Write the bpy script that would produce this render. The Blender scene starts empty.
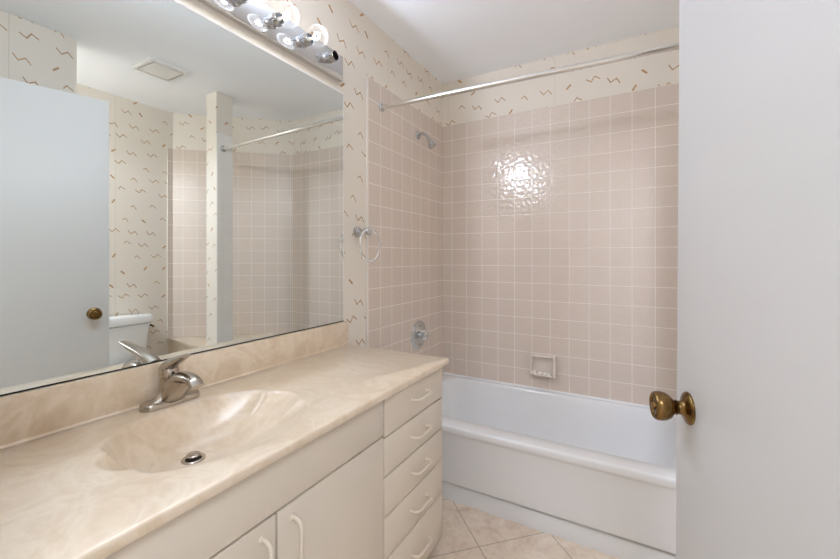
import bpy, bmesh, math, random
from mathutils import Vector, Matrix

# ------------------------------------------------------------------ camera, world, exposure
scene = bpy.context.scene
COL = scene.collection
PI = math.pi
W, H, FPX = 840, 559, 384.0
CAM = (1.213, 0.0, 1.20)
cam_d = bpy.data.cameras.new('camera')
cam = bpy.data.objects.new('camera', cam_d)
COL.objects.link(cam)
cam_d.sensor_fit = 'HORIZONTAL'
cam_d.sensor_width = 36.0
cam_d.lens = 36.0 * FPX / W
cam_d.shift_x = 0.0
cam_d.shift_y = -(279.5 - 257.0) / W
cam_d.clip_start = 0.02
cam.location = CAM
cam.rotation_euler = (PI / 2, 0, math.radians(29.47))
scene.camera = cam

world = bpy.data.worlds.new('world')
scene.world = world
world.use_nodes = True
world.node_tree.nodes['Background'].inputs[0].default_value = (1, 1, 1, 1)
world.node_tree.nodes['Background'].inputs[1].default_value = 0.02

scene.view_settings.view_transform = 'Standard'
scene.view_settings.look = 'None'
scene.view_settings.gamma = 1.0
scene.view_settings.use_curve_mapping = False
scene.view_settings.exposure = 0.56
BULB_W = 3.3
HALL_FILL_W = 12.5
ALCOVE_FILL_W = 58.0
try:
    scene.cycles.use_denoising = True
    scene.cycles.max_bounces = 14
    scene.cycles.diffuse_bounces = 8
    scene.cycles.glossy_bounces = 6
    scene.cycles.transparent_max_bounces = 16
    scene.cycles.caustics_reflective = True
    scene.cycles.sample_clamp_indirect = 6.0
except Exception:
    pass


def area_light(name, loc, size, power, rot=(0, 0, 0), color=(1, 1, 1)):
    d = bpy.data.lights.new(name, 'AREA')
    d.shape = 'RECTANGLE'
    d.size, d.size_y = size
    d.energy = power
    d.color = color
    o = bpy.data.objects.new(name, d)
    o.location = loc
    o.rotation_euler = rot
    COL.objects.link(o)
    return o


# added unseen hallway ceiling lamp, fills the room through the doorway
area_light('hall_fill_light', (1.75, -0.66, 2.395), (0.6, 0.6), HALL_FILL_W, (0, 0, 0), (0.88, 0.975, 1.18))

# added lamp hidden behind the wall beside the door, brightens the toilet alcove
al_d = bpy.data.lights.new('alcove_fill_light', 'SPOT')
al_d.spot_size = math.radians(172)
al_d.spot_blend = 0.25
al_d.energy = ALCOVE_FILL_W
al_d.color = (0.88, 0.975, 1.18)
al_d.shadow_soft_size = 0.10
al_o = bpy.data.objects.new('alcove_fill_light', al_d)
al_o.location = (1.98, 0.30, 2.22)
COL.objects.link(al_o)

# ------------------------------------------------------------------ node helpers


class NT:
    def __init__(self, name):
        self.m = bpy.data.materials.new(name)
        self.m.use_nodes = True
        self.t = self.m.node_tree
        self.b = self.t.nodes['Principled BSDF']

    def n(self, typ, **kw):
        nd = self.t.nodes.new(typ)
        for k, v in kw.items():
            setattr(nd, k, v)
        return nd

    def link(self, a, b):
        self.t.links.new(a, b)

    def put(self, sock, v):
        if hasattr(v, 'links'):
            self.link(v, sock)
        else:
            sock.default_value = v

    def math(self, op, a, b=None, c=None, clamp=False):
        nd = self.n('ShaderNodeMath', operation=op, use_clamp=clamp)
        self.put(nd.inputs[0], a)
        if b is not None:
            self.put(nd.inputs[1], b)
        if c is not None:
            self.put(nd.inputs[2], c)
        return nd.outputs[0]

    def mix(self, f, a, b):
        nd = self.n('ShaderNodeMix', data_type='RGBA')
        self.put(nd.inputs[0], f)
        self.put(nd.inputs[6], a if hasattr(a, 'links') else (*a, 1))
        self.put(nd.inputs[7], b if hasattr(b, 'links') else (*b, 1))
        return nd.outputs[2]

    def uv(self):
        return self.n('ShaderNodeTexCoord').outputs['UV']

    def obj(self):
        return self.n('ShaderNodeTexCoord').outputs['Object']

    def noise(self, vec, scale, detail=2.0, rough=0.5, dist=0.0):
        nd = self.n('ShaderNodeTexNoise')
        self.link(vec, nd.inputs['Vector'])
        nd.inputs['Scale'].default_value = scale
        nd.inputs['Detail'].default_value = detail
        nd.inputs['Roughness'].default_value = rough
        nd.inputs['Distortion'].default_value = dist
        return nd.outputs[0]

    def ramp(self, f, stops):
        nd = self.n('ShaderNodeValToRGB')
        self.link(f, nd.inputs[0])
        els = nd.color_ramp.elements
        while len(els) < len(stops):
            els.new(0.5)
        for e, (p, c) in zip(els, stops):
            e.position = p
            e.color = (*c, 1) if len(c) == 3 else c
        return nd.outputs[0]

    def bump(self, h, strength=1.0, dist=0.001):
        nd = self.n('ShaderNodeBump')
        nd.inputs['Strength'].default_value = strength
        nd.inputs['Distance'].default_value = dist
        self.link(h, nd.inputs['Height'])
        self.link(nd.outputs[0], self.b.inputs['Normal'])
        return nd


def simple(name, color, rough=0.5, metal=0.0, var=0.04, scale=12.0, bump=0.0, coat=0.0, spec=0.5):
    """principled material with a faint procedural tone variation"""
    q = NT(name)
    f = q.noise(q.obj(), scale, 3.0)
    lo = tuple(max(0, c * (1 - var)) for c in color)
    hi = tuple(min(1, c * (1 + var)) for c in color)
    q.link(q.mix(f, lo, hi), q.b.inputs['Base Color'])
    q.b.inputs['Roughness'].default_value = rough
    q.b.inputs['Metallic'].default_value = metal
    q.b.inputs['Coat Weight'].default_value = coat
    q.b.inputs['Specular IOR Level'].default_value = spec
    if bump:
        q.bump(q.noise(q.obj(), scale * 12, 3.0), 0.4, bump)
    return q.m


def wallpaper_mat(name, seam_u):
    q = NT(name)
    sep = q.n('ShaderNodeSeparateXYZ')
    q.link(q.uv(), sep.inputs[0])
    u, v = sep.outputs[0], sep.outputs[1]
    CW, CH = 0.140, 0.104
    row = q.math('FLOOR', q.math('DIVIDE', v, CH))
    odd = q.math('MULTIPLY', q.math('MODULO', q.math('ABSOLUTE', row), 2.0), 0.5)
    us = q.math('ADD', q.math('DIVIDE', u, CW), odd)
    colm = q.math('FLOOR', us)
    lx = q.math('MULTIPLY', q.math('SUBTRACT', q.math('SUBTRACT', us, colm), 0.5), CW)
    ly = q.math('MULTIPLY', q.math('SUBTRACT', q.math('SUBTRACT', q.math('DIVIDE', v, CH), row), 0.5), CH)
    cmb = q.n('ShaderNodeCombineXYZ')
    q.link(colm, cmb.inputs[0])
    q.link(row, cmb.inputs[1])
    wn = q.n('ShaderNodeTexWhiteNoise', noise_dimensions='2D')
    q.link(cmb.outputs[0], wn.inputs['Vector'])
    sc = q.n('ShaderNodeSeparateColor')
    q.link(wn.outputs['Color'], sc.inputs[0])
    r1, r2, r3 = sc.outputs
    lx = q.math('SUBTRACT', lx, q.math('MULTIPLY', q.math('SUBTRACT', r1, 0.5), 0.050))
    ly = q.math('SUBTRACT', ly, q.math('MULTIPLY', q.math('SUBTRACT', r3, 0.5), 0.040))
    is_dash = q.math('GREATER_THAN', r2, 0.62)
    is_zig = q.math('LESS_THAN', r2, 0.36)
    # dashes lean steeply, zigzags only a little
    ang_z = q.math('MULTIPLY', q.math('SUBTRACT', r3, 0.5), 0.55)
    sgn = q.math('SUBTRACT', q.math('MULTIPLY', q.math('GREATER_THAN', r1, 0.45), 2.0), 1.0)
    ang_d = q.math('MULTIPLY', sgn, q.math('MULTIPLY_ADD', r3, 0.35, 0.65))
    ang = q.math('ADD', q.math('MULTIPLY', is_dash, ang_d),
                 q.math('MULTIPLY', q.math('SUBTRACT', 1.0, is_dash), ang_z))
    ca, sa = q.math('COSINE', ang), q.math('SINE', ang)
    px = q.math('ADD', q.math('MULTIPLY', lx, ca), q.math('MULTIPLY', ly, sa))
    py = q.math('SUBTRACT', q.math('MULTIPLY', ly, ca), q.math('MULTIPLY', lx, sa))
    # zigzag: a triangle wave; hook: its single peak
    tri = q.math('PINGPONG', q.math('ADD', px, 0.0125 + 0.25), 0.025)
    yz = q.math('MULTIPLY', q.math('SUBTRACT', tri, 0.0125), 1.0)
    hz = q.math('LESS_THAN', q.math('ABSOLUTE', q.math('SUBTRACT', py, yz)), 0.0041)
    mz = q.math('MULTIPLY', hz, q.math('LESS_THAN', q.math('ABSOLUTE', px), 0.037))
    yh = q.math('SUBTRACT', 0.011, q.math('MULTIPLY', q.math('ABSOLUTE', px), 0.95))
    hh = q.math('LESS_THAN', q.math('ABSOLUTE', q.math('SUBTRACT', py, yh)), 0.0041)
    mh = q.math('MULTIPLY', hh, q.math('COMPARE', px, 0.004, 0.022))
    md = q.math('MULTIPLY', q.math('LESS_THAN', q.math('ABSOLUTE', px), 0.0175),
                q.math('LESS_THAN', q.math('ABSOLUTE', py), 0.0055))
    not_d = q.math('SUBTRACT', 1.0, is_dash)
    m = q.math('ADD', q.math('MULTIPLY', md, is_dash),
               q.math('MULTIPLY', not_d, q.math('ADD', q.math('MULTIPLY', mz, is_zig),
                                                 q.math('MULTIPLY', mh, q.math('SUBTRACT', 1.0, is_zig)))), clamp=True)
    brush = q.noise(q.uv(), 260.0, 2.0)
    m = q.math('MULTIPLY', m, q.math('MULTIPLY_ADD', brush, 1.0, 0.36), clamp=True)
    base = q.mix(q.noise(q.uv(), 420.0, 2.0), (0.75, 0.695, 0.615), (0.79, 0.74, 0.66))
    stroke = q.mix(r1, (0.36, 0.17, 0.045), (0.47, 0.27, 0.10))
    c = q.mix(m, base, stroke)
    su = q.math('PINGPONG', q.math('SUBTRACT', u, seam_u - 7.28), 0.364)
    seam = q.math('LESS_THAN', su, 0.0011)
    c = q.mix(q.math('MULTIPLY', seam, 0.45), c, (0.35, 0.28, 0.20))
    q.link(c, q.b.inputs['Base Color'])
    q.b.inputs['Roughness'].default_value = 0.55
    q.b.inputs['Specular IOR Level'].default_value = 0.3
    q.bump(brush, 0.15, 0.0006)
    return q.m


def tile_mat(name, pu=0.111, pv=0.1097, c1=(0.672, 0.582, 0.508), c2=(0.690, 0.598, 0.522),
             grout=(0.86, 0.81, 0.76), emboss=1.0, mortar=0.0019):
    q = NT(name)
    uv = q.uv()
    br = q.n('ShaderNodeTexBrick', offset=0.0, squash=1.0)
    q.link(uv, br.inputs['Vector'])
    br.inputs['Scale'].default_value = 1.0
    br.inputs['Brick Width'].default_value = pu
    br.inputs['Row Height'].default_value = pv
    br.inputs['Mortar Size'].default_value = mortar
    br.inputs['Mortar Smooth'].default_value = 0.25
    br.inputs['Color1'].default_value = (*c1, 1)
    br.inputs['Color2'].default_value = (*c2, 1)
    br.inputs['Mortar'].default_value = (*grout, 1)
    q.link(br.outputs['Color'], q.b.inputs['Base Color'])
    rough = q.math('MULTIPLY_ADD', br.outputs['Fac'], 0.45, 0.085)
    q.link(rough, q.b.inputs['Roughness'])
    big = q.noise(uv, 46.0, 0.0)
    fine = q.noise(uv, 110.0, 1.0)
    emb = q.math('ADD', q.math('MULTIPLY', big, 1.15), q.math('MULTIPLY', fine, 0.35))
    emb = q.math('MULTIPLY', emb, emboss)
    h = q.math('SUBTRACT', emb, q.math('MULTIPLY', br.outputs['Fac'], 0.5))
    q.bump(h, 1.0, 0.00135)
    return q.m


def floor_mat():
    q = NT('floor_stone_tile')
    uv = q.uv()
    br = q.n('ShaderNodeTexBrick', offset=0.0, squash=1.0)
    q.link(uv, br.inputs['Vector'])
    br.inputs['Scale'].default_value = 1.0
    br.inputs['Brick Width'].default_value = 0.33
    br.inputs['Row Height'].default_value = 0.33
    br.inputs['Mortar Size'].default_value = 0.0022
    br.inputs['Mortar Smooth'].default_value = 0.2
    n1 = q.noise(uv, 9.0, 6.0, 0.62, 0.8)
    n2 = q.noise(uv, 38.0, 5.0, 0.65)
    body = q.ramp(n1, [(0.30, (0.56, 0.43, 0.32)), (0.46, (0.74, 0.62, 0.50)), (0.62, (0.84, 0.75, 0.64)), (0.8, (0.78, 0.63, 0.50))])
    spots = q.ramp(n2, [(0.33, (0.55, 0.40, 0.28)), (0.50, (0.82, 0.70, 0.58))])
    c = q.mix(0.35, body, spots)
    c = q.mix(br.outputs['Fac'], c, (0.42, 0.34, 0.26))
    q.link(c, q.b.inputs['Base Color'])
    q.b.inputs['Roughness'].default_value = 0.38
    q.bump(q.math('SUBTRACT', q.math('MULTIPLY', n2, 0.2), br.outputs['Fac']), 0.6, 0.001)
    return q.m


def marble_mat():
    q = NT('cultured_marble')
    o = q.obj()
    n1 = q.noise(o, 6.0, 6.0, 0.6, 2.2)
    n2 = q.noise(o, 14.0, 4.0, 0.6, 3.0)
    c = q.ramp(n1, [(0.30, (0.64, 0.50, 0.345)), (0.48, (0.71, 0.58, 0.425)), (0.56, (0.77, 0.655, 0.51)), (0.70, (0.67, 0.53, 0.37))])
    c = q.mix(q.ramp(n2, [(0.50, (0, 0, 0)), (0.62, (0.3, 0.3, 0.3)), (0.70, (0, 0, 0))]), c, (0.82, 0.71, 0.55))
    q.link(c, q.b.inputs['Base Color'])
    q.b.inputs['Roughness'].default_value = 0.32
    q.b.inputs['Coat Weight'].default_value = 1.0
    q.b.inputs['Coat IOR'].default_value = 1.6
    q.b.inputs['Coat Roughness'].default_value = 0.30
    return q.m


def brushed_mat(name, color, rough):
    q = NT(name)
    mp = q.n('ShaderNodeMapping')
    q.link(q.obj(), mp.inputs[0])
    mp.inputs['Scale'].default_value = (40, 40, 900)
    f = q.noise(mp.outputs[0], 1.0, 3.0)
    q.link(q.mix(f, tuple(c * 0.9 for c in color), color), q.b.inputs['Base Color'])
    q.b.inputs['Metallic'].default_value = 1.0
    q.b.inputs['Roughness'].default_value = rough
    q.bump(f, 0.15, 0.0002)
    return q.m


def brass_mat():
    q = NT('antique_brass')
    f = q.noise(q.obj(), 60.0, 4.0, 0.6)
    q.link(q.ramp(f, [(0.35, (0.15, 0.085, 0.030)), (0.65, (0.29, 0.18, 0.068))]), q.b.inputs['Base Color'])
    q.b.inputs['Metallic'].default_value = 1.0
    q.b.inputs['Roughness'].default_value = 0.24
    return q.m


def glass_thin(name, tint, gloss_rough=0.02, ior=1.45, refl=0.9):
    q = NT(name)
    t = q.t
    out = t.nodes['Material Output']
    tr = q.n('ShaderNodeBsdfTransparent')
    tr.inputs[0].default_value = (*tint, 1)
    gl = q.n('ShaderNodeBsdfGlossy')
    gl.inputs['Roughness'].default_value = gloss_rough
    fr = q.n('ShaderNodeFresnel')
    fr.inputs[0].default_value = ior
    f = q.math('MULTIPLY_ADD', fr.outputs[0], refl, 0.015, clamp=True)
    mx = q.n('ShaderNodeMixShader')
    q.link(f, mx.inputs[0])
    q.link(tr.outputs[0], mx.inputs[1])
    q.link(gl.outputs[0], mx.inputs[2])
    q.link(mx.outputs[0], out.inputs['Surface'])
    return q.m


def acrylic_mat(name='clear_acrylic', edge_f=0.6, face_f=0.28):
    q = NT(name)
    out = q.t.nodes['Material Output']
    q.b.inputs['Base Color'].default_value = (0.86, 0.85, 0.83, 1)
    q.b.inputs['Roughness'].default_value = 0.08
    tr = q.n('ShaderNodeBsdfTransparent')
    lw = q.n('ShaderNodeLayerWeight')
    lw.inputs[0].default_value = 0.55
    mx = q.n('ShaderNodeMixShader')
    q.link(q.math('MULTIPLY_ADD', q.math('POWER', lw.outputs['Facing'], 1.5), edge_f, face_f, clamp=True), mx.inputs[0])
    q.link(tr.outputs[0], mx.inputs[1])
    q.link(q.b.outputs[0], mx.inputs[2])
    q.link(mx.outputs[0], out.inputs['Surface'])
    return q.m


def emit_mat(name, color, strength):
    q = NT(name)
    q.b.inputs['Base Color'].default_value = (*color, 1)
    q.b.inputs['Emission Color'].default_value = (*color, 1)
    q.b.inputs['Emission Strength'].default_value = strength
    return q.m


M = {}
M['paint'] = simple('ceiling_paint', (0.92, 0.955, 1.0), 0.6, var=0.01, scale=6, bump=0.0003)
M['paper_left'] = wallpaper_mat('wallpaper_left', 1.783)
M['paper_back'] = wallpaper_mat('wallpaper_back', 0.044)
M['paper_right'] = wallpaper_mat('wallpaper_right', 1.413)
M['paper_nook'] = wallpaper_mat('wallpaper_nook', 0.67)
M['paper_diag'] = wallpaper_mat('wallpaper_diagonal', 0.30)
M['tile_back'] = tile_mat('pink_beige_tile')
M['tile_left'] = tile_mat('pink_beige_tile_side', pu=0.1098)
M['tile_lit'] = tile_mat('bulb_lit_tile_tone', c1=(0.85, 0.83, 0.79), c2=(0.87, 0.85, 0.81), grout=(0.76, 0.75, 0.72), emboss=0.5)  # wall tile lightened in colour to carry the bulb light on the column face
M['tile_trim'] = simple('tile_edge_glaze', (0.80, 0.75, 0.69), 0.2, var=0.02)
M['floor'] = floor_mat()
M['marble'] = marble_mat()
M['door'] = simple('white_door_paint', (0.74, 0.738, 0.732), 0.38, var=0.012, scale=5)
M['trim'] = simple('white_trim_paint', (0.82, 0.81, 0.79), 0.35, var=0.01)
M['tub'] = simple('white_enamel', (0.79, 0.798, 0.805), 0.12, var=0.008, scale=4, coat=0.3)
M['porcelain'] = simple('white_porcelain', (0.82, 0.82, 0.81), 0.10, var=0.006, scale=4, coat=0.3)
M['laminate'] = simple('almond_laminate', (0.70, 0.63, 0.53), 0.36, var=0.025, scale=8)
M['carcass'] = simple('brown_board', (0.07, 0.038, 0.018), 0.6, var=0.1)
M['handle'] = simple('almond_handle', (0.74, 0.66, 0.55), 0.3, var=0.02)
M['chrome'] = simple('chrome', (0.56, 0.57, 0.58), 0.05, 1.0, var=0.01)
M['chrome_rod'] = simple('satin_chrome', (0.78, 0.76, 0.73), 0.17, 1.0, var=0.02)
M['plate'] = simple('satin_steel', (0.64, 0.68, 0.70), 0.22, 1.0, var=0.02)
M['bar'] = simple('mirror_chrome', (0.66, 0.66, 0.66), 0.07, 1.0, var=0.01)
M['nickel'] = brushed_mat('brushed_nickel', (0.50, 0.45, 0.39), 0.24)
M['brass'] = brass_mat()
M['brown_metal'] = simple('aged_bronze', (0.16, 0.10, 0.05), 0.35, 1.0)
M['mirror'] = simple('mirror_silver', (0.765, 0.80, 0.775), 0.0, 1.0, var=0.0)
M['dark'] = simple('dark_void', (0.02, 0.018, 0.015), 0.8)
M['vent'] = simple('white_plastic', (0.82, 0.81, 0.785), 0.4, var=0.01)
M['ceramic'] = simple('beige_ceramic', (0.74, 0.665, 0.59), 0.14, var=0.02, coat=0.3)
M['acrylic'] = simple('pale_ceramic', (0.84, 0.82, 0.78), 0.12, var=0.02)
M['bulb'] = acrylic_mat('clear_bulb_glass', 0.055, 0.003)
M['ring'] = acrylic_mat()
M['globe'] = glass_thin('pale_globe_glass', (0.97, 0.97, 0.96), 0.1)
M['glow'] = emit_mat('glowing_filament', (1.0, 0.95, 0.88), 30.0)
M['hall_paint'] = simple('hall_paint', (0.84, 0.82, 0.78), 0.6, var=0.01)
M['fill_lamp_diffuser'] = emit_mat('fill_lamp_diffuser', (1.0, 0.97, 0.92), 2.0)

# ------------------------------------------------------------------ mesh helpers


def world_loc(o):
    p = Vector((0, 0, 0))
    while o is not None:
        p += Vector(o.location)
        o = o.parent
    return p


def obj(name, bm, mat, parent=None, local=False, smooth=True, angle=35, origin=None):
    """link a bmesh as ONE mesh object; coordinates in bm are world coordinates unless local"""
    bmesh.ops.recalc_face_normals(bm, faces=bm.faces[:])
    off = Vector((0, 0, 0))
    if parent is not None and not local:
        off = world_loc(parent)
    if origin is not None:
        off = Vector(origin)
    if off.length > 0:
        bmesh.ops.translate(bm, verts=bm.verts[:], vec=-off)
    me = bpy.data.meshes.new(name)
    bm.to_mesh(me)
    bm.free()
    if smooth:
        for p in me.polygons:
            p.use_smooth = True
        me.set_sharp_from_angle(angle=math.radians(angle))
    me.materials.append(mat)
    o = bpy.data.objects.new(name, me)
    COL.objects.link(o)
    if parent is not None:
        o.parent = parent
    if origin is not None and parent is None:
        o.location = origin
    return o


def tag(o, label=None, cat=None, group=None, kind=None):
    if label:
        o['label'] = label
    if cat:
        o['category'] = cat
    if group:
        o['group'] = group
    if kind:
        o['kind'] = kind
    return o


def thing(name, label, cat, loc, group=None):
    o = bpy.data.objects.new(name, None)
    o.empty_display_size = 0.05
    o.location = loc
    COL.objects.link(o)
    return tag(o, label, cat, group)


def box(bm, lo, hi, bev=0.0, seg=2):
    x0, y0, z0 = lo
    x1, y1, z1 = hi
    r = bmesh.ops.create_cube(bm, size=1.0)
    vs = r['verts']
    for v in vs:
        v.co = Vector(((x0 + x1) / 2 + v.co.x * (x1 - x0), (y0 + y1) / 2 + v.co.y * (y1 - y0), (z0 + z1) / 2 + v.co.z * (z1 - z0)))
    if bev:
        es = {e for v in vs for e in v.link_edges}
        bmesh.ops.bevel(bm, geom=list(es), offset=bev, segments=seg, profile=0.5, affect='EDGES')
    return bm


def prism(bm, pts, z0, z1):
    b = [bm.verts.new((x, y, z0)) for x, y in pts]
    t = [bm.verts.new((x, y, z1)) for x, y in pts]
    n = len(pts)
    bm.faces.new(b[::-1])
    bm.faces.new(t)
    for i in range(n):
        bm.faces.new((b[i], b[(i + 1) % n], t[(i + 1) % n], t[i]))
    return bm


def bridge(bm, loops, cap0=False, cap1=False, closed=True):
    rows = [[bm.verts.new(p) for p in lp] for lp in loops]
    n = len(rows[0])
    m = n if closed else n - 1
    for a, b in zip(rows[:-1], rows[1:]):
        for i in range(m):
            j = (i + 1) % n
            bm.faces.new((a[i], a[j], b[j], b[i]))
    if cap0:
        bm.faces.new(rows[0][::-1])
    if cap1:
        bm.faces.new(rows[-1])
    return rows


def lathe(bm, prof, centre, axis, n=32, cap0=True, cap1=True):
    """prof: list of (distance along axis, radius)"""
    ax = Vector(axis).normalized()
    q = ax.to_track_quat('Z', 'Y').to_matrix()
    c = Vector(centre)
    loops = []
    for h, r in prof:
        loops.append([c + q @ Vector((r * math.cos(2 * PI * i / n), r * math.sin(2 * PI * i / n), h)) for i in range(n)])
    bridge(bm, loops, cap0, cap1)
    return bm


def tube(bm, pts, rad, n=14, closed=False, scale2=None):
    pts = [Vector(p) for p in pts]
    k = len(pts)
    rads = rad if isinstance(rad, (list, tuple)) else [rad] * k
    loops = []
    nrm = None
    for i, p in enumerate(pts):
        if closed:
            t = (pts[(i + 1) % k] - pts[i - 1]).normalized()
        else:
            t = (pts[min(i + 1, k - 1)] - pts[max(i - 1, 0)]).normalized()
        if nrm is None:
            nrm = t.orthogonal().normalized()
        nrm = (nrm - t * nrm.dot(t)).normalized()
        bn = t.cross(nrm)
        loops.append([p + (nrm * math.cos(2 * PI * j / n) + bn * math.sin(2 * PI * j / n)) * rads[i] for j in range(n)])
    if closed:
        loops.append(loops[0])
        rows = [[bm.verts.new(q_) for q_ in lp] for lp in loops[:-1]]
        for a in range(k):
            r0, r1 = rows[a], rows[(a + 1) % k]
            for j in range(n):
                bm.faces.new((r0[j], r0[(j + 1) % n], r1[(j + 1) % n], r1[j]))
    else:
        bridge(bm, loops, True, True)
    return bm


def spline(ctrl, n=8):
    """Catmull-Rom through control points"""
    P = [Vector(c) for c in ctrl]
    P = [P[0] * 2 - P[1]] + P + [P[-1] * 2 - P[-2]]
    out = []
    for i in range(1, len(P) - 2):
        for k in range(n):
            t = k / n
            a, b, c, d = P[i - 1], P[i], P[i + 1], P[i + 2]
            out.append(0.5 * ((2 * b) + (c - a) * t + (2 * a - 5 * b + 4 * c - d) * t * t + (3 * b - a - 3 * c + d) * t ** 3))
    out.append(P[-2])
    return out


def rrect(x0, x1, y0, y1, r, z, k=8, m=6):
    """rounded rectangle loop, same point count for any size: k points per corner, m per side"""
    pts = []
    cs = [(x1 - r, y1 - r, 0), (x0 + r, y1 - r, PI / 2), (x0 + r, y0 + r, PI), (x1 - r, y0 + r, 1.5 * PI)]
    corners = [[(cx + r * math.cos(a0 + PI / 2 * i / k), cy + r * math.sin(a0 + PI / 2 * i / k)) for i in range(k + 1)] for cx, cy, a0 in cs]
    for i in range(4):
        pts += corners[i]
        a, b = corners[i][-1], corners[(i + 1) % 4][0]
        for j in range(1, m):
            t = j / m
            pts.append((a[0] + (b[0] - a[0]) * t, a[1] + (b[1] - a[1]) * t))
    return [(x, y, z) for x, y in pts]


def set_uv(bm, fn):
    lay = bm.loops.layers.uv.verify()
    for f in bm.faces:
        for lp in f.loops:
            lp[lay].uv = fn(lp.vert.co)


def struct(name, bm, mat, uvfn=None, parent=None):
    if uvfn:
        set_uv(bm, uvfn)
    o = obj(name, bm, mat, parent, smooth=False)
    if parent is None:
        o['kind'] = 'structure'
    return o


def new():
    return bmesh.new()


def ubox(lo, hi, bev=0.0):
    return box(new(), lo, hi, bev)


# ------------------------------------------------------------------ setting
CEIL = 2.439
YB = 2.473          # back wall of the tub
XR = 2.28           # wall behind the toilet
XN = 1.575          # wall beside the door
YN = 0.09           # inner face of the doorway wall
S2 = math.sqrt(0.5)

b = ubox((-0.12, -1.42, -0.06), (2.5, 2.62, 0.0))
struct('floor', b, M['floor'], lambda c: ((c.x - c.y + 0.862) * S2 + 3.3, (c.x + c.y - 2.148) * S2 + 3.3))
b = ubox((-0.12, -1.42, CEIL), (2.5, 2.62, CEIL + 0.06))
struct('ceiling', b, M['paint'])

# left wall carries the mirror and, past the vanity, the tiled tub end
wl = struct('wall_left', ubox((-0.10, YN - 0.12, 0), (0, YB + 0.1, CEIL)), M['paper_left'], lambda c: (c.y, c.z))
TT = 2.131          # top of the tiles
b = ubox((0, 1.590, 0.376), (0.007, YB - 0.007, TT))
struct('tile_panel', b, M['tile_left'], lambda c: (c.y - 1.592, c.z - TT), wl)
obj('tile_edge', box(new(), (0, 1.581, 0.376), (0.0085, 1.590, TT), 0.002), M['tile_trim'], wl)

wb = struct('wall_back', ubox((0, YB, 0), (1.70, YB + 0.1, CEIL)), M['paper_back'], lambda c: (c.x, c.z))
b = ubox((0, YB - 0.007, 0.376), (1.536, YB, TT))
struct('tile_panel', b, M['tile_back'], lambda c: (c.x + 0.032, c.z - TT), wb)

# 45 degree wall behind the tub's far end
D0, D1 = Vector((XR, 1.833, 0)), Vector((1.535, YB, 0))
dd = (D1 - D0).normalized()
dn = Vector((-dd.y, dd.x, 0))
if dn.x > 0:
    dn = -dn
q0, q1 = D0 - dn * 0.1, D1 - dn * 0.1
wd = struct('wall_diagonal', prism(new(), [D0[:2], D1[:2], q1[:2], q0[:2]], 0, CEIL), M['paper_diag'],
            lambda c: ((c - D0).dot(dd), c.z))
e0, e1 = D0 + dn * 0.007 + dd * 0.003, D1 + dn * 0.007 - dd * 0.003
f0, f1 = D0 + dd * 0.003, D1 - dd * 0.003
struct('tile_panel', prism(new(), [e0[:2], e1[:2], f1[:2], f0[:2]], 0.51, TT), M['tile_back'],
       lambda c: ((c - D0).dot(dd) + 0.03, c.z - TT), wd)

wr = struct('wall_right', ubox((XR, YN, 0), (XR + 0.1, 1.96, CEIL)), M['paper_right'], lambda c: (c.y, c.z))
struct('tile_panel', ubox((XR - 0.006, 1.786, 0.51), (XR, 1.831, TT)), M['tile_back'],
       lambda c: (c.y - 1.785, c.z - TT), wr)

struct('wall_door_side', ubox((XN, YN, 0), (XN + 0.1, 0.942, CEIL)), M['paper_nook'],
       lambda c: (c.y if c.x < XN + 0.01 else c.x, c.z))

# square column at the outer corner of the tub
PX0, PX1, PY0, PY1 = 1.535, 1.660, 1.750, 1.880
wc = struct('wall_column', ubox((PX0, PY0, 0), (PX1, PY1, CEIL)), M['paper_diag'], lambda c: (c.x + c.y * 1.0, c.z))
struct('tile_panel', ubox((PX0 - 0.006, PY0 + 0.002, 0.376), (PX0, PY1 + 0.0, TT)), M['tile_lit'],
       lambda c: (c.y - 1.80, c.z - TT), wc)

# doorway wall with the opening the camera stands in
OX0, OX1, OZ = 0.60, 1.535, 2.06
b = new()
box(b, (0, YN - 0.12, 0), (OX0, YN, CEIL))
box(b, (OX1, YN - 0.12, 0), (XR + 0.1, YN, CEIL))
box(b, (OX0, YN - 0.12, OZ), (OX1, YN, CEIL))
struct('wall_near', b, M['paper_nook'], lambda c: (c.x, c.z))
# hallway behind the camera
HY = YN - 0.12
b = new()
box(b, (-0.10, -1.42, 0), (2.40, -1.32, CEIL))
struct('wall_hall_back', b, M['hall_paint'])
struct('wall_hall_left', ubox((-0.10, -1.32, 0), (0.0, HY, CEIL)), M['hall_paint'])
struct('wall_hall_right', ubox((2.30, -1.32, 0), (2.40, HY, CEIL)), M['hall_paint'])
hl = thing('added_fill_lamp', 'added flush fill lamp, out of view in the hallway outside the doorway', 'lamp', (1.75, -0.66, CEIL))
obj('fill_lamp_frame', box(new(), (1.43, -0.98, CEIL - 0.02), (2.07, -0.34, CEIL), 0.004), M['vent'], hl)
obj('diffuser', box(new(), (1.45, -0.96, CEIL - 0.034), (2.05, -0.36, CEIL - 0.02), 0.004), M['fill_lamp_diffuser'], hl)

al = thing('added_fill_lamp', 'added drum fill lamp, hidden in the toilet alcove behind the wallpapered wall', 'lamp', (1.98, 0.30, CEIL))
b = new()
lathe(b, [(0, 0.15), (0.20, 0.15), (0.20, 0.146), (0.006, 0.146), (0.006, 0.0)], (1.98, 0.30, CEIL), (0, 0, -1), 40, True, False)
obj('drum_shade', b, M['vent'], al)
b = new()
lathe(b, [(0.196, 0.145), (0.199, 0.143), (0.199, 0.0)], (1.98, 0.30, CEIL), (0, 0, -1), 40, True, False)
obj('diffuser', b, M['globe'], al)

# door, swung open into the room
dr = bpy.data.objects.new('door_1', None)
COL.objects.link(dr)
tag(dr, kind='structure')
DOOR_W = 0.905
edge = Vector((1.281, 0.981, 0))
ddir = Vector((0.255, -0.967, 0)).normalized()
hinge = edge + ddir * DOOR_W
dr.location = (hinge.x, hinge.y, 0.012)
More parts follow.
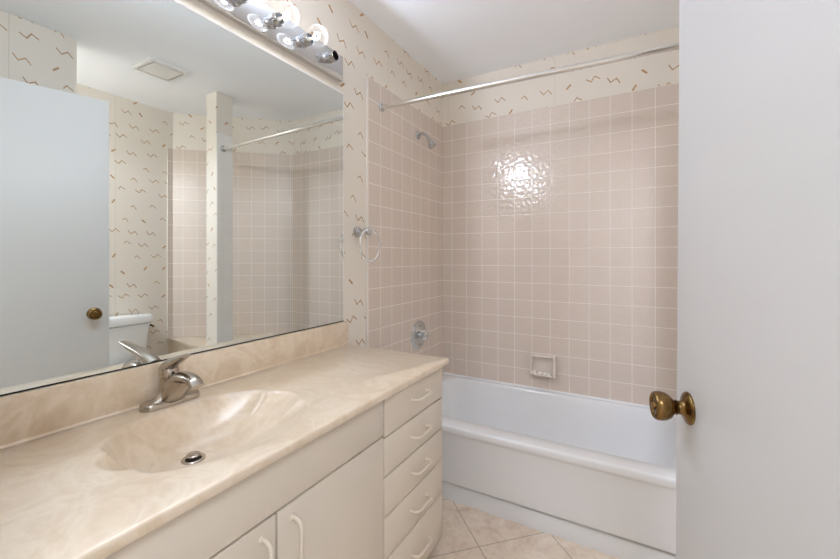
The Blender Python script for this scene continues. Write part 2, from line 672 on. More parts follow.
# local x runs from hinge to free edge, local y is the room-side normal
lx = -ddir
ang = math.atan2(lx.y, lx.x)
dr.rotation_euler = (math.radians(0.35), 0, ang)
ly_world = Vector((-math.sin(ang), math.cos(ang), 0))   # points towards -x : the mirror side
obj('door_leaf', box(new(), (0, -0.036, 0), (DOOR_W, 0, 2.032), 0.002), M['door'], dr, local=True)
KX, KZ = DOOR_W - 0.0625, 0.889


def KS(p, k=1.0, r_=0.93, d=0.0):
    return [((h - d) * k, r * r_) for h, r in p]


def knob(side):
    s = 1 if side > 0 else -1
    y0 = 0.0 if side > 0 else -0.036
    ax = (0, s, 0)
    b = new()
    lathe(b, KS([(0, 0.0335), (0.003, 0.034), (0.006, 0.032), (0.009, 0.027), (0.012, 0.019), (0.016, 0.0145), (0.024, 0.0135),
              (0.026, 0.0155), (0.028, 0.0155), (0.030, 0.012)], 0.82), (KX, y0, KZ), ax, 40)
    rose = obj('knob_rosette', b, M['brass'], dr, local=True, angle=50)
    b = new()
    lathe(b, KS([(0.0295, 0.011), (0.034, 0.012), (0.038, 0.017), (0.043, 0.0225), (0.050, 0.0262), (0.058, 0.0278), (0.066, 0.0272),
              (0.070, 0.0255), (0.0715, 0.0235), (0.0700, 0.0205), (0.0675, 0.019)], 1.0, 1.02, 0.0085), (KX, y0, KZ), ax, 40)
    kn = obj('door_knob', b, M['brass'], dr, local=True, angle=50)
    b = new()
    lathe(b, KS([(0.0672, 0.019), (0.0690, 0.0175), (0.0690, 0.0095), (0.0672, 0.0085), (0.0672, 0.0070), (0.0725, 0.0062), (0.0735, 0.0050)], 1.0, 1.02, 0.0085),
          (KX, y0, KZ), ax, 32)
    obj('privacy_button', b, M['brass'], kn, local=True, angle=50)


knob(1)
b = new()
for hz in (0.22, 1.05, 1.80):
    lathe(b, [(0, 0.006), (0.09, 0.006)], (-0.006, 0.006, hz), (0, 0, 1), 12)
    box(b, (-0.004, -0.030, hz), (0.0005, 0.004, hz + 0.09))
obj('hinges', b, M['brass'], dr, local=True)

# ------------------------------------------------------------------ bathtub
tub = thing('bathtub', 'white alcove bathtub in front of the tiled wall', 'bathtub', (0.77, 2.09, 0))
X0, X1, Y0, Y1 = 0.009, 1.528, 1.708, 2.464
RZ = 0.372
b = new()
lo = []
for dy_, z_ in ((0.014, 0.0), (0.013, 0.074), (0.018, 0.079), (0.036, 0.080), (0.036, 0.0905), (0.006, 0.0910), (0.002, 0.094), (0.002, 0.10), (0.004, 0.20), (0.006, 0.325),
                (0.004, 0.332), (0.000, 0.338), (-0.001, 0.344), (-0.001, 0.361), (0.001, 0.367), (0.005, 0.371)):
    lo.append(rrect(X0, X1, Y0 + dy_, Y1, 0.004, z_))
lo.append(rrect(X0 + 0.003, X1 - 0.003, Y0 + 0.011, Y1 - 0.003, 0.008, RZ))
ix0, ix1, iy0, iy1 = 0.085, 1.44, 1.800, 2.418
lo.append(rrect(ix0 - 0.006, ix1 + 0.006, iy0 - 0.006, iy1 + 0.006, 0.130, RZ + 0.0005))
lo.append(rrect(ix0 - 0.001, ix1 + 0.001, iy0 - 0.001, iy1 + 0.001, 0.126, RZ - 0.002))
lo.append(rrect(ix0 + 0.003, ix1 - 0.004, iy0 + 0.003, iy1 - 0.003, 0.122, RZ - 0.010))
lo.append(rrect(ix0 + 0.010, ix1 - 0.02, iy0 + 0.012, iy1 - 0.010, 0.12, RZ - 0.05))
lo.append(rrect(ix0 + 0.03, ix1 - 0.09, iy0 + 0.030, iy1 - 0.030, 0.12, 0.20))
lo.append(rrect(ix0 + 0.045, ix1 - 0.15, iy0 + 0.045, iy1 - 0.045, 0.12, 0.11))
lo.append(rrect(ix0 + 0.065, ix1 - 0.19, iy0 + 0.065, iy1 - 0.065, 0.11, 0.075))
lo.append(rrect(ix0 + 0.10, ix1 - 0.24, iy0 + 0.10, iy1 - 0.10, 0.09, 0.060))
lo.append(rrect(ix0 + 0.20, ix1 - 0.34, iy0 + 0.18, iy1 - 0.18, 0.06, 0.056))
bridge(b, lo, True, True)
obj('tub_shell', b, M['tub'], tub, angle=60)
b = new()
lathe(b, [(0, 0.035), (0.003, 0.035), (0.005, 0.03), (0.005, 0.012), (0.004, 0.0)], (0.24, 2.10, 0.0585), (0, 0, 1), 28)
obj('tub_drain', b, M['chrome'], tub)
b = new()
pc = [(YB - 0.0205, RZ - 0.0006), (YB - 0.0080, RZ - 0.0006), (YB - 0.0080, RZ + 0.0085), (YB - 0.0105, RZ + 0.0085), (YB - 0.0160, RZ + 0.0035)]
bridge(b, [[(0.012, y_, z_) for y_, z_ in pc], [(1.525, y_, z_) for y_, z_ in pc]], True, True)
obj('caulk_line', b, M['tub'], tub)

# marble topped ledge behind the tub's far end, seen in the mirror
lg = thing('marble_ledge', 'low tan marble ledge between the wallpapered column and the toilet wall', 'ledge', (1.95, 1.83, 0))
e_a = D0 + dn * 0.002
pts = [(XR - 0.001, 1.797), (XR - 0.001, 1.830), (1.545, 2.458), (1.530, 2.458), (1.530, 1.882), (1.662, 1.882), (1.662, 1.748), (1.531, 1.748), (1.531, 1.722)]
obj('ledge_body', prism(new(), pts, 0, 0.485), M['marble'], lg, smooth=False)
pts2 = [(XR - 0.001, 1.785), (XR - 0.001, 1.829), (1.547, 2.455), (1.530, 2.455), (1.530, 1.882), (1.662, 1.882), (1.662, 1.748), (1.531, 1.748), (1.531, 1.710)]
obj('ledge_slab', prism(new(), pts2, 0.485, 0.509), M['marble'], lg, smooth=False)

# ------------------------------------------------------------------ vanity cabinet
VY0, VY1 = 0.105, 1.399
FX = 0.525
vc = thing('vanity_cabinet', 'almond laminate vanity cabinet under the marble sink counter', 'cabinet', (0.26, 0.75, 0))
b = new()
box(b, (0.004, VY0, 0.06), (0.504, VY0 + 0.018, 0.764))
box(b, (0.004, VY1 - 0.018, 0.06), (0.504, VY1, 0.764))
box(b, (0.004, 0.980, 0.06), (0.504, 0.998, 0.764))
box(b, (0.004, VY0, 0.06), (0.504, VY1, 0.078))
box(b, (0.004, VY0, 0.06), (0.016, VY1, 0.64))
box(b, (0.484, VY0, 0.63), (0.504, VY1, 0.655))
obj('carcass', b, M['carcass'], vc, smooth=False)
obj('side_panel', box(new(), (0.004, VY1, 0.06), (0.522, VY1 + 0.003, 0.764)), M['laminate'], vc, smooth=False)
obj('toe_kick', box(new(), (0.43, VY0, 0.0), (0.445, VY1 - 0.01, 0.06)), M['carcass'], vc, smooth=False)


def pull(p, q, parent, out=0.030, r=0.0047):
    """D shaped bar handle between two points on the cabinet face"""
    p, q = Vector(p), Vector(q)
    n = Vector((out, 0, 0))
    d = (q - p).normalized()
    L = (q - p).length
    c = [p - n * 0.05, p + n * 0.55, p + n * 0.90 + d * 0.008, p + n + d * 0.022, p + n + d * (L * 0.5), q + n - d * 0.022, q + n * 0.90 - d * 0.008,
         q + n * 0.55, q - n * 0.05]
    b = new()
    tube(b, spline(c, 6), r, 12)
    for e in (p, q):
        lathe(b, [(0, 0.0075), (0.002, 0.0075), (0.004, 0.006)], (FX, e.y, e.z), (1, 0, 0), 16)
    return obj('handle', b, M['handle'], parent, angle=60)


G = 0.0028
DZ = [0.7630, 0.632, 0.508, 0.380, 0.244, 0.062]
for i in range(5):
    z1, z0 = DZ[i] - (0 if i == 0 else G), DZ[i + 1] + G
    d = obj('drawer', box(new(), (FX - 0.019, 0.989 + G, z0), (FX, VY1 + 0.003, z1), 0.0012), M['laminate'], vc)
    zc = (DZ[i] + DZ[i + 1]) / 2 + (0.004 if i == 0 else 0.0)
    if i == 4:
        zc = 0.156
    pull((FX, 1.156, zc), (FX, 1.262, zc), d)
obj('false_front', box(new(), (FX - 0.019, VY0, 0.640 + G), (FX, 0.989 - G, 0.763), 0.0012), M['laminate'], vc)
d = obj('door', box(new(), (FX - 0.019, 0.579 + G, 0.062), (FX, 0.989 - G, 0.640 - G), 0.0012), M['laminate'], vc)
pull((FX, 0.622, 0.605), (FX, 0.622, 0.499), d)
d = obj('door', box(new(), (FX - 0.019, VY0, 0.062), (FX, 0.579 - G, 0.640 - G), 0.0012), M['laminate'], vc)
pull((FX, 0.540, 0.605), (FX, 0.540, 0.499), d)

# ------------------------------------------------------------------ counter with integral shell basin
CZ, CB = 0.787, 0.766
ct = thing('vanity_countertop', 'cream swirled marble countertop with scalloped shell basin', 'countertop', (0.27, 0.76, CB))
CX0, CX1, CY0, CY1 = 0.0015, 0.545, 0.10, 1.424
SC = Vector((0.296, 0.588))
A_Y, A_X = 0.232, 0.193


def sink_r(th):
    """outline radius at angle th (from +x axis); scallops gather at the two ends of the long (y) axis"""
    c, s = math.cos(th), math.sin(th)
    r0 = 1.0 / math.sqrt((c / A_X) ** 2 + (s / A_Y) ** 2)
    phi = math.atan2(abs(c) if True else c, abs(s))      # angle away from the y axis, 0..pi/2
    sphi = math.copysign(phi, c)
    w = 1.0 / (1.0 + math.exp((phi - 0.60) / 0.07))
    cusp = 1.0 - abs(math.cos(sphi * 5.2))
    return r0 * (1.0 + 0.030 * w - 0.085 * w * cusp ** 1.6)


angs = [2 * PI * i / 288 for i in range(288)]
corner_angs = [math.atan2(y - SC.y, x - SC.x) % (2 * PI) for x in (CX0, CX1) for y in (CY0, CY1)]
angs = sorted(set(angs + corner_angs))


def rect_hit(th, ins):
    c, s = math.cos(th), math.sin(th)
    t = 1e9
    if c > 1e-9:
        t = min(t, (CX1 - ins - SC.x) / c)
    if c < -1e-9:
        t = min(t, (CX0 + ins - SC.x) / c)
    if s > 1e-9:
        t = min(t, (CY1 - ins - SC.y) / s)
    if s < -1e-9:
        t = min(t, (CY0 + ins - SC.y) / s)
    return (SC.x + c * t, SC.y + s * t)


def rect_loop(ins, z):
    return [(*rect_hit(a, ins), z) for a in angs]


def sink_loop(scale, z, grow=0.0, cen=SC, soft=0.0):
    out = []
    for a in angs:
        r = sink_r(a)
        if soft:
            c, s = math.cos(a), math.sin(a)
            rs = 1.0 / math.sqrt((c / A_X) ** 2 + (s / A_Y) ** 2)
            r = r * (1 - soft) + rs * soft
        r = r * scale + grow
        out.append((cen.x + math.cos(a) * r, cen.y + math.sin(a) * r, z))
    return out


b = new()
bridge(b, [sink_loop(1.0, CB, 0.012), rect_loop(0.001, CB), rect_loop(0.0, CB + 0.002), rect_loop(0.0, CZ - 0.005), rect_loop(0.0015, CZ - 0.0015),
           rect_loop(0.005, CZ), sink_loop(1.0, CZ, 0.007)])
obj('counter_slab', b, M['marble'], ct, angle=50)
DRN = Vector((0.208, 0.580))
BD = 0.112
b = new()
lps = [sink_loop(1.0, CZ, 0.007)]
STEPS = 26
base = sink_loop(1.0, CZ, 0.0)
for i in range(STEPS + 1):
    k = i / STEPS
    sf = sink_loop(1.0, CZ, 0.0, SC, soft=min(1.0, k * 1.35))
    lp = []
    for a, (x, y, z) in zip(angs, sf):
        c, sn = math.cos(a), math.sin(a)
        tx, ty = DRN.x + 0.030 * c, DRN.y + 0.030 * sn
        ex = 1.06 + 1.0 * (1 - max(0.0, c)) ** 1.2 + 0.75 * max(0.0, -c)     # gentle towards the front, steep at the back
        dz = -BD * (1 - (1 - k) ** ex)
        lead = min(1.0, k / 0.06)
        lp.append((x + (tx - x) * k, y + (ty - y) * k, CZ - 0.0012 * lead + dz))
    lps.append(lp)
bridge(b, lps, False, True)
obj('basin', b, M['marble'], ct, angle=80)
# backsplash
b = new()
box(b, (0.0015, CY0, CZ - 0.001), (0.020, CY1 - 0.001, 0.896), 0.003)
obj('backsplash', b, M['marble'], ct)
b = new()
prof_c = [(0.0195, CZ + 0.007), (0.0215, CZ + 0.0028), (0.026, CZ + 0.0005), (0.0195, CZ - 0.0002)]
l0 = [(x, CY0 + 0.002, z) for x, z in prof_c]
l1 = [(x, CY1 - 0.004, z) for x, z in prof_c]
bridge(b, [l0, l1], True, True)
obj('caulk_bead', b, M['marble'], ct)

# drain in the basin
DZ0 = CZ - BD - 0.0012
dt = thing('sink_drain', 'metal pop-up drain stopper at the bottom of the basin', 'drain', (DRN.x, DRN.y, DZ0))
b = new()
lathe(b, [(0.0002, 0.028), (0.003, 0.0275), (0.0045, 0.025), (0.0035, 0.020), (0.0010, 0.0190), (0.0008, 0.0)], (DRN.x, DRN.y, DZ0), (0, 0, 1), 36, True, False)
obj('drain_flange', b, M['nickel'], dt, angle=60)
b = new()
lathe(b, [(0.0010, 0.0185), (0.0014, 0.0185), (0.0014, 0.0)], (DRN.x, DRN.y, DZ0), (0, 0, 1), 36, True, False)
obj('drain_opening', b, M['dark'], dt, smooth=False)
b = new()
lathe(b, [(0.0014, 0.005), (0.009, 0.005), (0.009, 0.0160), (0.0115, 0.0172), (0.0135, 0.0160), (0.0145, 0.010), (0.0150, 0.0)], (DRN.x, DRN.y, DZ0), (0, 0, 1), 36, True, False)
obj('stopper', b, M['nickel'], dt, angle=60)

# ------------------------------------------------------------------ faucet
FC = Vector((0.064, 0.600, CZ))
fa = thing('sink_faucet', 'brushed nickel single lever faucet behind the basin', 'faucet', FC)


def stadium(cx, cy, hl, r, z, n=16):
    pts = []
    for i in range(n + 1):
        a = PI * i / n
        pts.append((cx + r * math.cos(a), cy + hl + r * math.sin(a), z))
    for i in range(n + 1):
        a = PI + PI * i / n
        pts.append((cx + r * math.cos(a), cy - hl + r * math.sin(a), z))
    return pts


b = new()
HLN = 0.050
lps = [stadium(FC.x, FC.y, HLN, r_, CZ + z_) for r_, z_ in ((0.0275, 0.0004), (0.0275, 0.012), (0.0262, 0.0155), (0.0235, 0.017), (0.018, 0.0165), (0.012, 0.0165))]
bridge(b, lps, True, True)
obj('base_plate', b, M['nickel'], fa, angle=50)
# swept shoulders rising from the plate into the body
b = new()
sec = []
for i in range(15):
    t = i / 14
    yy = FC.y - 0.060 + 0.120 * t
    k = 1 - abs(2 * t - 1)
    hgt = 0.016 + 0.052 * (k ** 1.7)
    wd_ = 0.019 + 0.004 * k
    ring = []
    for j in range(16):
        a = 2 * PI * j / 16
        ring.append((FC.x - 0.002 + wd_ * math.cos(a), yy, CZ + 0.004 + max(0.0, (hgt - 0.004)) * (0.5 + 0.5 * math.sin(a))))
    sec.append(ring)
bridge(b, sec, True, True)
obj('shoulder', b, M['nickel'], fa, angle=70)
b = new()
HUB = (FC.x - 0.010, FC.y, CZ)
lathe(b, [(0.010, 0.0255), (0.040, 0.0245), (0.070, 0.0240), (0.0745, 0.0240)], HUB, (0, 0, 1), 32)
obj('body', b, M['nickel'], fa, angle=50)
# spout: wide at the body, arching forward and down
b = new()
path = spline([(FC.x - 0.016, FC.y, CZ + 0.036), (FC.x + 0.014, FC.y, CZ + 0.060), (FC.x + 0.046, FC.y, CZ + 0.078), (FC.x + 0.080, FC.y, CZ + 0.084),
               (FC.x + 0.110, FC.y, CZ + 0.079), (FC.x + 0.128, FC.y, CZ + 0.066)], 7)
k = len(path)
rings = []
for i, p in enumerate(path):
    t = i / (k - 1)
    tg = (path[min(i + 1, k - 1)] - path[max(i - 1, 0)]).normalized()
    up = Vector((-tg.z, 0, tg.x))
    hw = 0.0235 - 0.0045 * t
    hh = 0.020 - 0.010 * t
    rings.append([p + Vector((0, 1, 0)) * hw * math.cos(2 * PI * j / 20) + up * hh * math.sin(2 * PI * j / 20) for j in range(20)])
bridge(b, rings, True, True)
obj('spout', b, M['nickel'], fa, angle=60)
# flared skirt under the spout
b = new()
rings = []
for i in range(9):
    t = i / 8
    xf = FC.x + 0.060 - 0.022 * t ** 0.7 * 0 - 0.030 * (1 - t)
    z = CZ + 0.010 + 0.062 * t
    hw = 0.036 - 0.016 * t
    x_front = FC.x + 0.030 + 0.068 * t
    x_back = FC.x - 0.018
    ring = []
    for j in range(20):
        a = 2 * PI * j / 20
        ring.append(((x_front + x_back) / 2 + (x_front - x_back) / 2 * math.cos(a), FC.y + hw * math.sin(a), z))
    rings.append(ring)
bridge(b, rings, True, True)
obj('spout_skirt', b, M['nickel'], fa, angle=60)
# lever: domed cap with a blade sweeping up and forward
b = new()
lathe(b, [(0.0755, 0.0240), (0.079, 0.0252), (0.094, 0.0245), (0.105, 0.0205), (0.112, 0.0130), (0.115, 0.004)], HUB, (0, 0, 1), 32)
lev = obj('lever', b, M['nickel'], fa, angle=60)
b = new()
L0 = Vector((HUB[0] - 0.012, FC.y + 0.002, CZ + 0.094))
path = spline([L0, (HUB[0] + 0.018, FC.y - 0.002, CZ + 0.113), (HUB[0] + 0.055, FC.y - 0.008, CZ + 0.128), (HUB[0] + 0.092, FC.y - 0.015, CZ + 0.141),
               (HUB[0] + 0.122, FC.y - 0.021, CZ + 0.152)], 7)
k = len(path)
rings = []
for i, p in enumerate(path):
    t = i / (k - 1)
    tg = (path[min(i + 1, k - 1)] - path[max(i - 1, 0)]).normalized()
    sd = Vector((0, 1, 0))
    up = tg.cross(sd).normalized() * -1
    hw = 0.0240 - 0.0115 * t
    hh = 0.019 - 0.0140 * t
    rings.append([p + sd * hw * math.cos(2 * PI * j / 16) + up * hh * math.sin(2 * PI * j / 16) for j in range(16)])
bridge(b, rings, True, True)
obj('lever_blade', b, M['nickel'], lev, angle=60)
b = new()
lathe(b, [(0, 0.0045), (0.002, 0.004)], (HUB[0] + 0.0235, FC.y - 0.002, CZ + 0.086), (1, 0, 0), 14)
obj('index_dot', b, M['dark'], lev)

# ------------------------------------------------------------------ mirror
mi = thing('wall_mirror', 'large frameless wall mirror above the marble backsplash', 'mirror', (0, 0.76, 0.8985))
MY0, MY1, MZ0, MZ1 = 0.10, 1.401, 0.8995, 1.966
obj('mirror_glass', box(new(), (0.001, MY0, MZ0), (0.006, MY1, MZ1)), M['mirror'], mi, smooth=False)
b = new()
box(b, (0.0005, MY1, MZ0), (0.0075, MY1 + 0.0025, MZ1 + 0.010))
box(b, (0.0005, MY0, MZ1), (0.0075, MY1, MZ1 + 0.010))
obj('polished_edge', b, M['trim'], mi, smooth=False)
b = new()
box(b, (0.0003, MY0, 0.8965), (0.008, MY1, MZ0))
obj('bottom_channel', b, M['dark'], mi, smooth=False)

# ------------------------------------------------------------------ vanity light bar
BZ = 2.070
vl = thing('vanity_light_bar', 'chrome bar of clear globe bulbs above the wall mirror', 'light', (0.0, 0.76, BZ))
obj('back_plate', box(new(), (0.0, 0.140, BZ - 0.057), (0.028, 1.372, BZ + 0.057), 0.0015), M['bar'], vl)
SY = [1.28 - 0.15 * i for i in range(8)]
SZ = BZ + 0.010


def socket_mesh():
    b = new()
    lathe(b, [(0.0, 0.0255), (0.003, 0.0255), (0.004, 0.0225), (0.018, 0.0225), (0.019, 0.0232), (0.021, 0.0232), (0.022, 0.0225), (0.038, 0.0225), (0.0395, 0.0215),
              (0.038, 0.0190), (0.006, 0.0185), (0.006, 0.0)], (0, 0, 0), (1, 0, 0), 28, True, False)
    return b


def place(o, loc):
    o.location = Vector(loc) - world_loc(o.parent)
    return o


sock0 = obj('socket', socket_mesh(), M['chrome'], vl, local=True, angle=40)
place(sock0, (0.028, SY[0], SZ))
b = new()
lathe(b, [(0.0062, 0.0183), (0.0075, 0.0183), (0.0300, 0.0183), (0.0300, 0.0176), (0.0085, 0.0172), (0.0085, 0.0)], (0, 0, 0), (1, 0, 0), 24, True, False)
obj('socket_liner', b, M['dark'], sock0, local=True)
b = new()
prof_b = [(0.0, 0.0125), (0.010, 0.0135), (0.016, 0.018)]
R = 0.0410
for i in range(1, 17):
    a = -1.10 + (PI / 2 + 1.10) * i / 16
    prof_b.append((0.0525 + R * math.sin(a), max(0.0006, R * math.cos(a))))
lathe(b, prof_b, (0, 0, 0), (1, 0, 0), 36, False, True)
bulb0 = obj('light_bulb', b, M['bulb'], vl, local=True, angle=70)
place(bulb0, (0.054, SY[1], SZ))
b = new()
lathe(b, [(0.0, 0.006), (0.004, 0.007), (0.022, 0.0045), (0.030, 0.003)], (0, 0, 0), (1, 0, 0), 14)
stem0 = obj('stem', b, M['acrylic'], bulb0, local=True)
b = new()
tube(b, spline([(0.030, 0, -0.003), (0.044, 0, -0.013), (0.056, 0, -0.010), (0.062, 0, 0), (0.056, 0, 0.010), (0.044, 0, 0.013), (0.030, 0, 0.003)], 5), 0.0030, 8)
fil0 = obj('filament', b, M['glow'], bulb0, local=True)
ld = bpy.data.lights.new('bulb_light', 'SPOT')
ld.spot_size = math.radians(178)
ld.spot_blend = 0.12
ld.energy = BULB_W
ld.color = (0.885, 0.975, 1.17)
ld.shadow_soft_size = 0.012
lamp0 = bpy.data.objects.new('bulb_light', ld)
COL.objects.link(lamp0)
lamp0.parent = bulb0
lamp0.location = (0.050, 0, 0)
lamp0.rotation_euler = (0, -PI / 2, 0)
for i in range(1, 8):
    s = sock0.copy()
    COL.objects.link(s)
    s.parent = vl
    place(s, (0.028, SY[i], SZ))
    if i > 1:
        bb = bulb0.copy()
        COL.objects.link(bb)
        bb.parent = vl
        place(bb, (0.054, SY[i], SZ))
        for ch in (stem0, fil0, lamp0):
            c = ch.copy()
            COL.objects.link(c)
            c.parent = bb

# ------------------------------------------------------------------ shower rod
rd = thing('shower_rod', 'chrome shower curtain rod spanning above the bathtub', 'rod', (0.77, 1.75, 2.012))
ra, rb_ = Vector((0.0075, 1.708, 2.010)), Vector((PX0 - 0.0065, 1.800, 2.020))
dv = (rb_ - ra).normalized()
b = new()
tube(b, [ra + dv * 0.003, ra.lerp(rb_, 0.5), rb_ - dv * 0.003], 0.0125, 24)
obj('rod_tube', b, M['chrome_rod'], rd)
for p, s in ((ra, 1), (rb_, -1)):
    b = new()
    lathe(b, [(0, 0.0235), (0.003, 0.0235), (0.006, 0.021), (0.008, 0.0165), (0.018, 0.0155), (0.019, 0.0135)], p, (s, 0, 0), 28)
    obj('flange', b, M['chrome'], rd, angle=50)

# ------------------------------------------------------------------ shower head
sh = thing('shower_fixture', 'chrome shower head on a bent arm high on the side tiles', 'shower head', (0.007, 2.108, 1.975))
SP = Vector((0.0072, 2.108, 1.972))
b = new()
lathe(b, [(0, 0.028), (0.003, 0.0275), (0.007, 0.022), (0.010, 0.013)], SP, (1, 0, 0), 28)
obj('flange', b, M['chrome'], sh, angle=50)
b = new()
arm = spline([SP + Vector((0.004, 0, 0)), SP + Vector((0.028, 0, 0.003)), SP + Vector((0.052, 0, -0.006)), SP + Vector((0.070, 0, -0.026)), SP + Vector((0.080, 0, -0.044))], 7)
tube(b, arm, 0.0092, 16)
obj('shower_arm', b, M['chrome'], sh)
b = new()
ax = Vector((0.50, 0, -0.87)).normalized()
lathe(b, [(0, 0.0105), (0.008, 0.0125), (0.012, 0.0135), (0.020, 0.0150), (0.040, 0.0230), (0.052, 0.0272), (0.057, 0.0275), (0.060, 0.0262), (0.059, 0.022), (0.057, 0.0)],
      SP + Vector((0.074, 0, -0.034)), ax, 28, True, False)
obj('spray_head', b, M['chrome'], sh, angle=50)

# ------------------------------------------------------------------ mixer valve
vp = Vector((0.0072, 2.114, 0.706))
va = thing('shower_valve', 'round chrome shower valve plate with clear knob on the side tiles', 'valve', vp)
b = new()
lathe(b, [(0, 0.091), (0.003, 0.091), (0.006, 0.087), (0.009, 0.076), (0.010, 0.060), (0.0115, 0.040), (0.013, 0.024)], vp, (1, 0, 0), 48)
obj('valve_plate', b, M['plate'], va, angle=50)
b = new()
lathe(b, [(0.012, 0.020), (0.030, 0.019), (0.030, 0.010)], vp, (1, 0, 0), 28)
obj('valve_stem', b, M['chrome'], va, angle=50)
b = new()
loops = []
for h, r0 in ((0.030, 0.021), (0.034, 0.030), (0.052, 0.031), (0.060, 0.027), (0.063, 0.015)):
    loops.append([vp + Vector((h, r0 * (1 + 0.05 * math.cos(9 * 2 * PI * j / 72)) * math.cos(2 * PI * j / 72), r0 * (1 + 0.05 * math.cos(9 * 2 * PI * j / 72)) * math.sin(2 * PI * j / 72))) for j in range(72)])
bridge(b, loops, True, True)
obj('valve_knob', b, M['ring'], va, angle=50)
b = new()
lathe(b, [(0.0632, 0.010), (0.0645, 0.009)], vp, (1, 0, 0), 20)
obj('knob_cap', b, M['chrome'], va)
for zz in (0.058, -0.058):
    b = new()
    lathe(b, [(0.0095, 0.006), (0.012, 0.005)], vp + Vector((0, 0, zz)), (1, 0, 0), 14)
    obj('screw', b, M['brown_metal'], va)

# ------------------------------------------------------------------ towel ring
tp = Vector((0.0, 1.505, 1.324))
tr = thing('towel_ring', 'clear acrylic towel ring on a chrome post beside the mirror', 'towel ring', tp)
b = new()
lathe(b, [(0, 0.026), (0.004, 0.027), (0.012, 0.0265), (0.013, 0.0225), (0.018, 0.0225), (0.020, 0.019)], tp, (1, 0, 0), 32)
obj('flange', b, M['chrome'], tr, angle=50)
b = new()
lathe(b, [(0.019, 0.0115), (0.052, 0.0115), (0.053, 0.0165), (0.058, 0.018), (0.078, 0.018), (0.083, 0.0155), (0.084, 0.008)], tp, (1, 0, 0), 28)
obj('post', b, M['chrome'], tr, angle=50)
b = new()
rc = tp + Vector((0.068, 0.022, -0.066))
RR = 0.080
tube(b, [rc + Vector((0, RR * math.sin(2 * PI * i / 56), RR * math.cos(2 * PI * i / 56))) for i in range(56)], 0.0058, 12, closed=True)
obj('ring', b, M['ring'], tr, angle=80)

# ------------------------------------------------------------------ soap dish
sd = thing('soap_dish', 'beige ceramic soap dish set in the back wall tiles above the tub', 'soap dish', (0.705, YB - 0.007, 0.455))
yw = YB - 0.0072
sx0, sx1, sz0, sz1 = 0.625, 0.785, 0.458, 0.592


def rloop(x0, x1, z0, z1, r, y):
    return [(x, y, z) for x, z, _ in rrect(x0, x1, z0, z1, r, 0.0)]


b = new()
lps = [rloop(sx0, sx1, sz0, sz1, 0.016, yw), rloop(sx0, sx1, sz0, sz1, 0.016, yw - 0.030), rloop(sx0 + 0.003, sx1 - 0.003, sz0 + 0.003, sz1 - 0.003, 0.015, yw - 0.036),
       rloop(sx0 + 0.010, sx1 - 0.010, sz0 + 0.010, sz1 - 0.010, 0.013, yw - 0.037), rloop(sx0 + 0.015, sx1 - 0.015, sz0 + 0.022, sz1 - 0.015, 0.012, yw - 0.032),
       rloop(sx0 + 0.018, sx1 - 0.018, sz0 + 0.026, sz1 - 0.018, 0.011, yw - 0.004)]
bridge(b, lps, True, True)
obj('dish_body', b, M['ceramic'], sd, angle=50)
# projecting tray lip with ribs
b = new()
lipl = []
for k_ in range(13):
    t = k_ / 12
    x = sx0 + 0.004 + (sx1 - sx0 - 0.008) * t
    e = math.sin(PI * t) ** 0.4
    yf = yw - 0.030 - 0.032 * e
    lipl.append([(x, yw - 0.004, sz0 + 0.004), (x, yw - 0.004, sz0 + 0.026), (x, yf + 0.012, sz0 + 0.019), (x, yf + 0.006, sz0 + 0.022), (x, yf, sz0 + 0.019), (x, yf + 0.008, sz0 + 0.008)])
bridge(b, lipl, True, True)
obj('tray', b, M['ceramic'], sd, angle=50)
b = new()
for i in range(4):
    x = sx0 + 0.040 + 0.027 * i
    lathe(b, [(0, 0.0095), (0.005, 0.0085), (0.009, 0.005), (0.010, 0.001)], (x, yw - 0.038, sz0 + 0.021), (0, 0, 1), 14)
obj('tray_ribs', b, M['acrylic'], sd)
b = new()
box(b, (sx1 - 0.017, yw - 0.058, sz0 + 0.010), (sx1 - 0.001, yw - 0.002, sz1 - 0.004), 0.006, 3)
obj('side_wing', b, M['ceramic'], sd)

# ------------------------------------------------------------------ exhaust vent on the ceiling
ev = thing('exhaust_vent', 'square white exhaust fan grille on the ceiling seen in the mirror', 'vent', (1.53, 1.365, CEIL))
ex0, ex1, ey0, ey1 = 1.405, 1.655, 1.245, 1.485
b = new()
bridge(b, [rrect(ex0, ex1, ey0, ey1, 0.015, CEIL), rrect(ex0, ex1, ey0, ey1, 0.015, CEIL - 0.012), rrect(ex0 + 0.008, ex1 - 0.008, ey0 + 0.008, ey1 - 0.008, 0.012, CEIL - 0.018),
           rrect(ex0 + 0.022, ex1 - 0.022, ey0 + 0.022, ey1 - 0.022, 0.008, CEIL - 0.018), rrect(ex0 + 0.022, ex1 - 0.022, ey0 + 0.022, ey1 - 0.022, 0.008, CEIL - 0.003)])
obj('vent_frame', b, M['vent'], ev)
obj('vent_opening', box(new(), (ex0 + 0.022, ey0 + 0.022, CEIL - 0.004), (ex1 - 0.022, ey1 - 0.022, CEIL - 0.001)), M['dark'], ev, smooth=False)
b = new()
bridge(b, [rrect(ex0 + 0.033, ex1 - 0.033, ey0 + 0.033, ey1 - 0.033, 0.006, CEIL - 0.005), rrect(ex0 + 0.033, ex1 - 0.033, ey0 + 0.033, ey1 - 0.033, 0.006, CEIL - 0.017),
           rrect(ex0 + 0.036, ex1 - 0.036, ey0 + 0.036, ey1 - 0.036, 0.004, CEIL - 0.0195)], True, True)
obj('vent_grille', b, M['vent'], ev)

# ------------------------------------------------------------------ toilet, seen in the mirror
to = thing('toilet', 'white toilet with a tank behind the open door, seen in the mirror', 'toilet', (1.90, 1.34, 0))
TY = 1.335


def tloop(x0, x1, hy, r, z):
    return rrect(x0, x1, TY - hy, TY + hy, r, z)


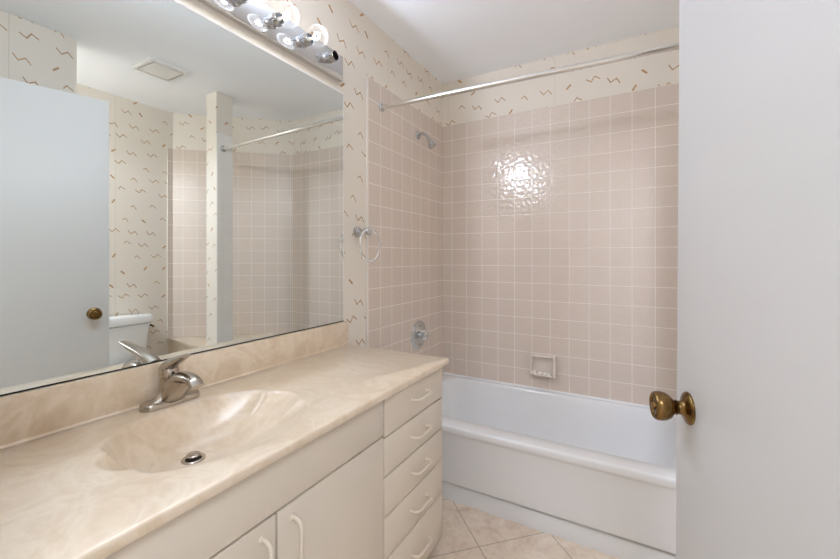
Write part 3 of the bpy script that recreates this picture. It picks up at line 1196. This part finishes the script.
b = new()
bridge(b, [tloop(2.095, 2.262, 0.185, 0.03, 0.385), tloop(2.085, 2.265, 0.200, 0.03, 0.40), tloop(2.070, 2.268, 0.232, 0.03, 0.690)], True, True)
obj('tank', b, M['porcelain'], to, angle=40)
b = new()
bridge(b, [tloop(2.066, 2.270, 0.240, 0.03, 0.694), tloop(2.058, 2.272, 0.250, 0.032, 0.703), tloop(2.058, 2.272, 0.250, 0.032, 0.742), tloop(2.066, 2.270, 0.243, 0.03, 0.756),
           tloop(2.085, 2.265, 0.225, 0.03, 0.760)], True, True)
obj('tank_lid', b, M['porcelain'], to, angle=40)


def oval(cx, a, bb_, z, n=40):
    out = []
    for i in range(n):
        t = 2 * PI * i / n
        c = math.cos(t)
        ax_ = a * (1.12 if c < 0 else 0.9)
        out.append((cx + ax_ * c, TY + bb_ * math.sin(t), z))
    return out


b = new()
bridge(b, [oval(1.92, 0.22, 0.11, 0.0), oval(1.92, 0.20, 0.10, 0.03), oval(1.91, 0.17, 0.09, 0.12), oval(1.88, 0.19, 0.11, 0.22), oval(1.84, 0.235, 0.165, 0.33),
           oval(1.83, 0.25, 0.18, 0.375), oval(1.83, 0.25, 0.18, 0.388), oval(1.83, 0.20, 0.13, 0.388), oval(1.83, 0.17, 0.11, 0.30), oval(1.85, 0.08, 0.06, 0.20)], True, True)
box(b, (1.98, TY - 0.10, 0.20), (2.20, TY + 0.10, 0.384), 0.02)
obj('bowl', b, M['porcelain'], to, angle=60)
b = new()
bridge(b, [oval(1.83, 0.252, 0.183, 0.390), oval(1.83, 0.256, 0.187, 0.398), oval(1.83, 0.252, 0.183, 0.408), oval(1.83, 0.20, 0.14, 0.408), oval(1.83, 0.18, 0.12, 0.390)], False, False)
obj('seat', b, M['porcelain'], to, angle=60)
b = new()
bridge(b, [oval(1.83, 0.250, 0.181, 0.409), oval(1.83, 0.254, 0.185, 0.416), oval(1.83, 0.248, 0.179, 0.426), oval(1.83, 0.15, 0.10, 0.430)], True, True)
obj('seat_lid', b, M['porcelain'], to, angle=60)
b = new()
lathe(b, [(0, 0.014), (0.008, 0.013), (0.012, 0.008), (0.022, 0.008)], (2.135, TY + 0.231, 0.668), (0, 1, 0), 18)
tube(b, [(2.135, TY + 0.249, 0.668), (2.11, TY + 0.251, 0.665), (2.085, TY + 0.250, 0.660)], [0.0075, 0.007, 0.009], 12)
obj('flush_lever', b, M['brass'], to)
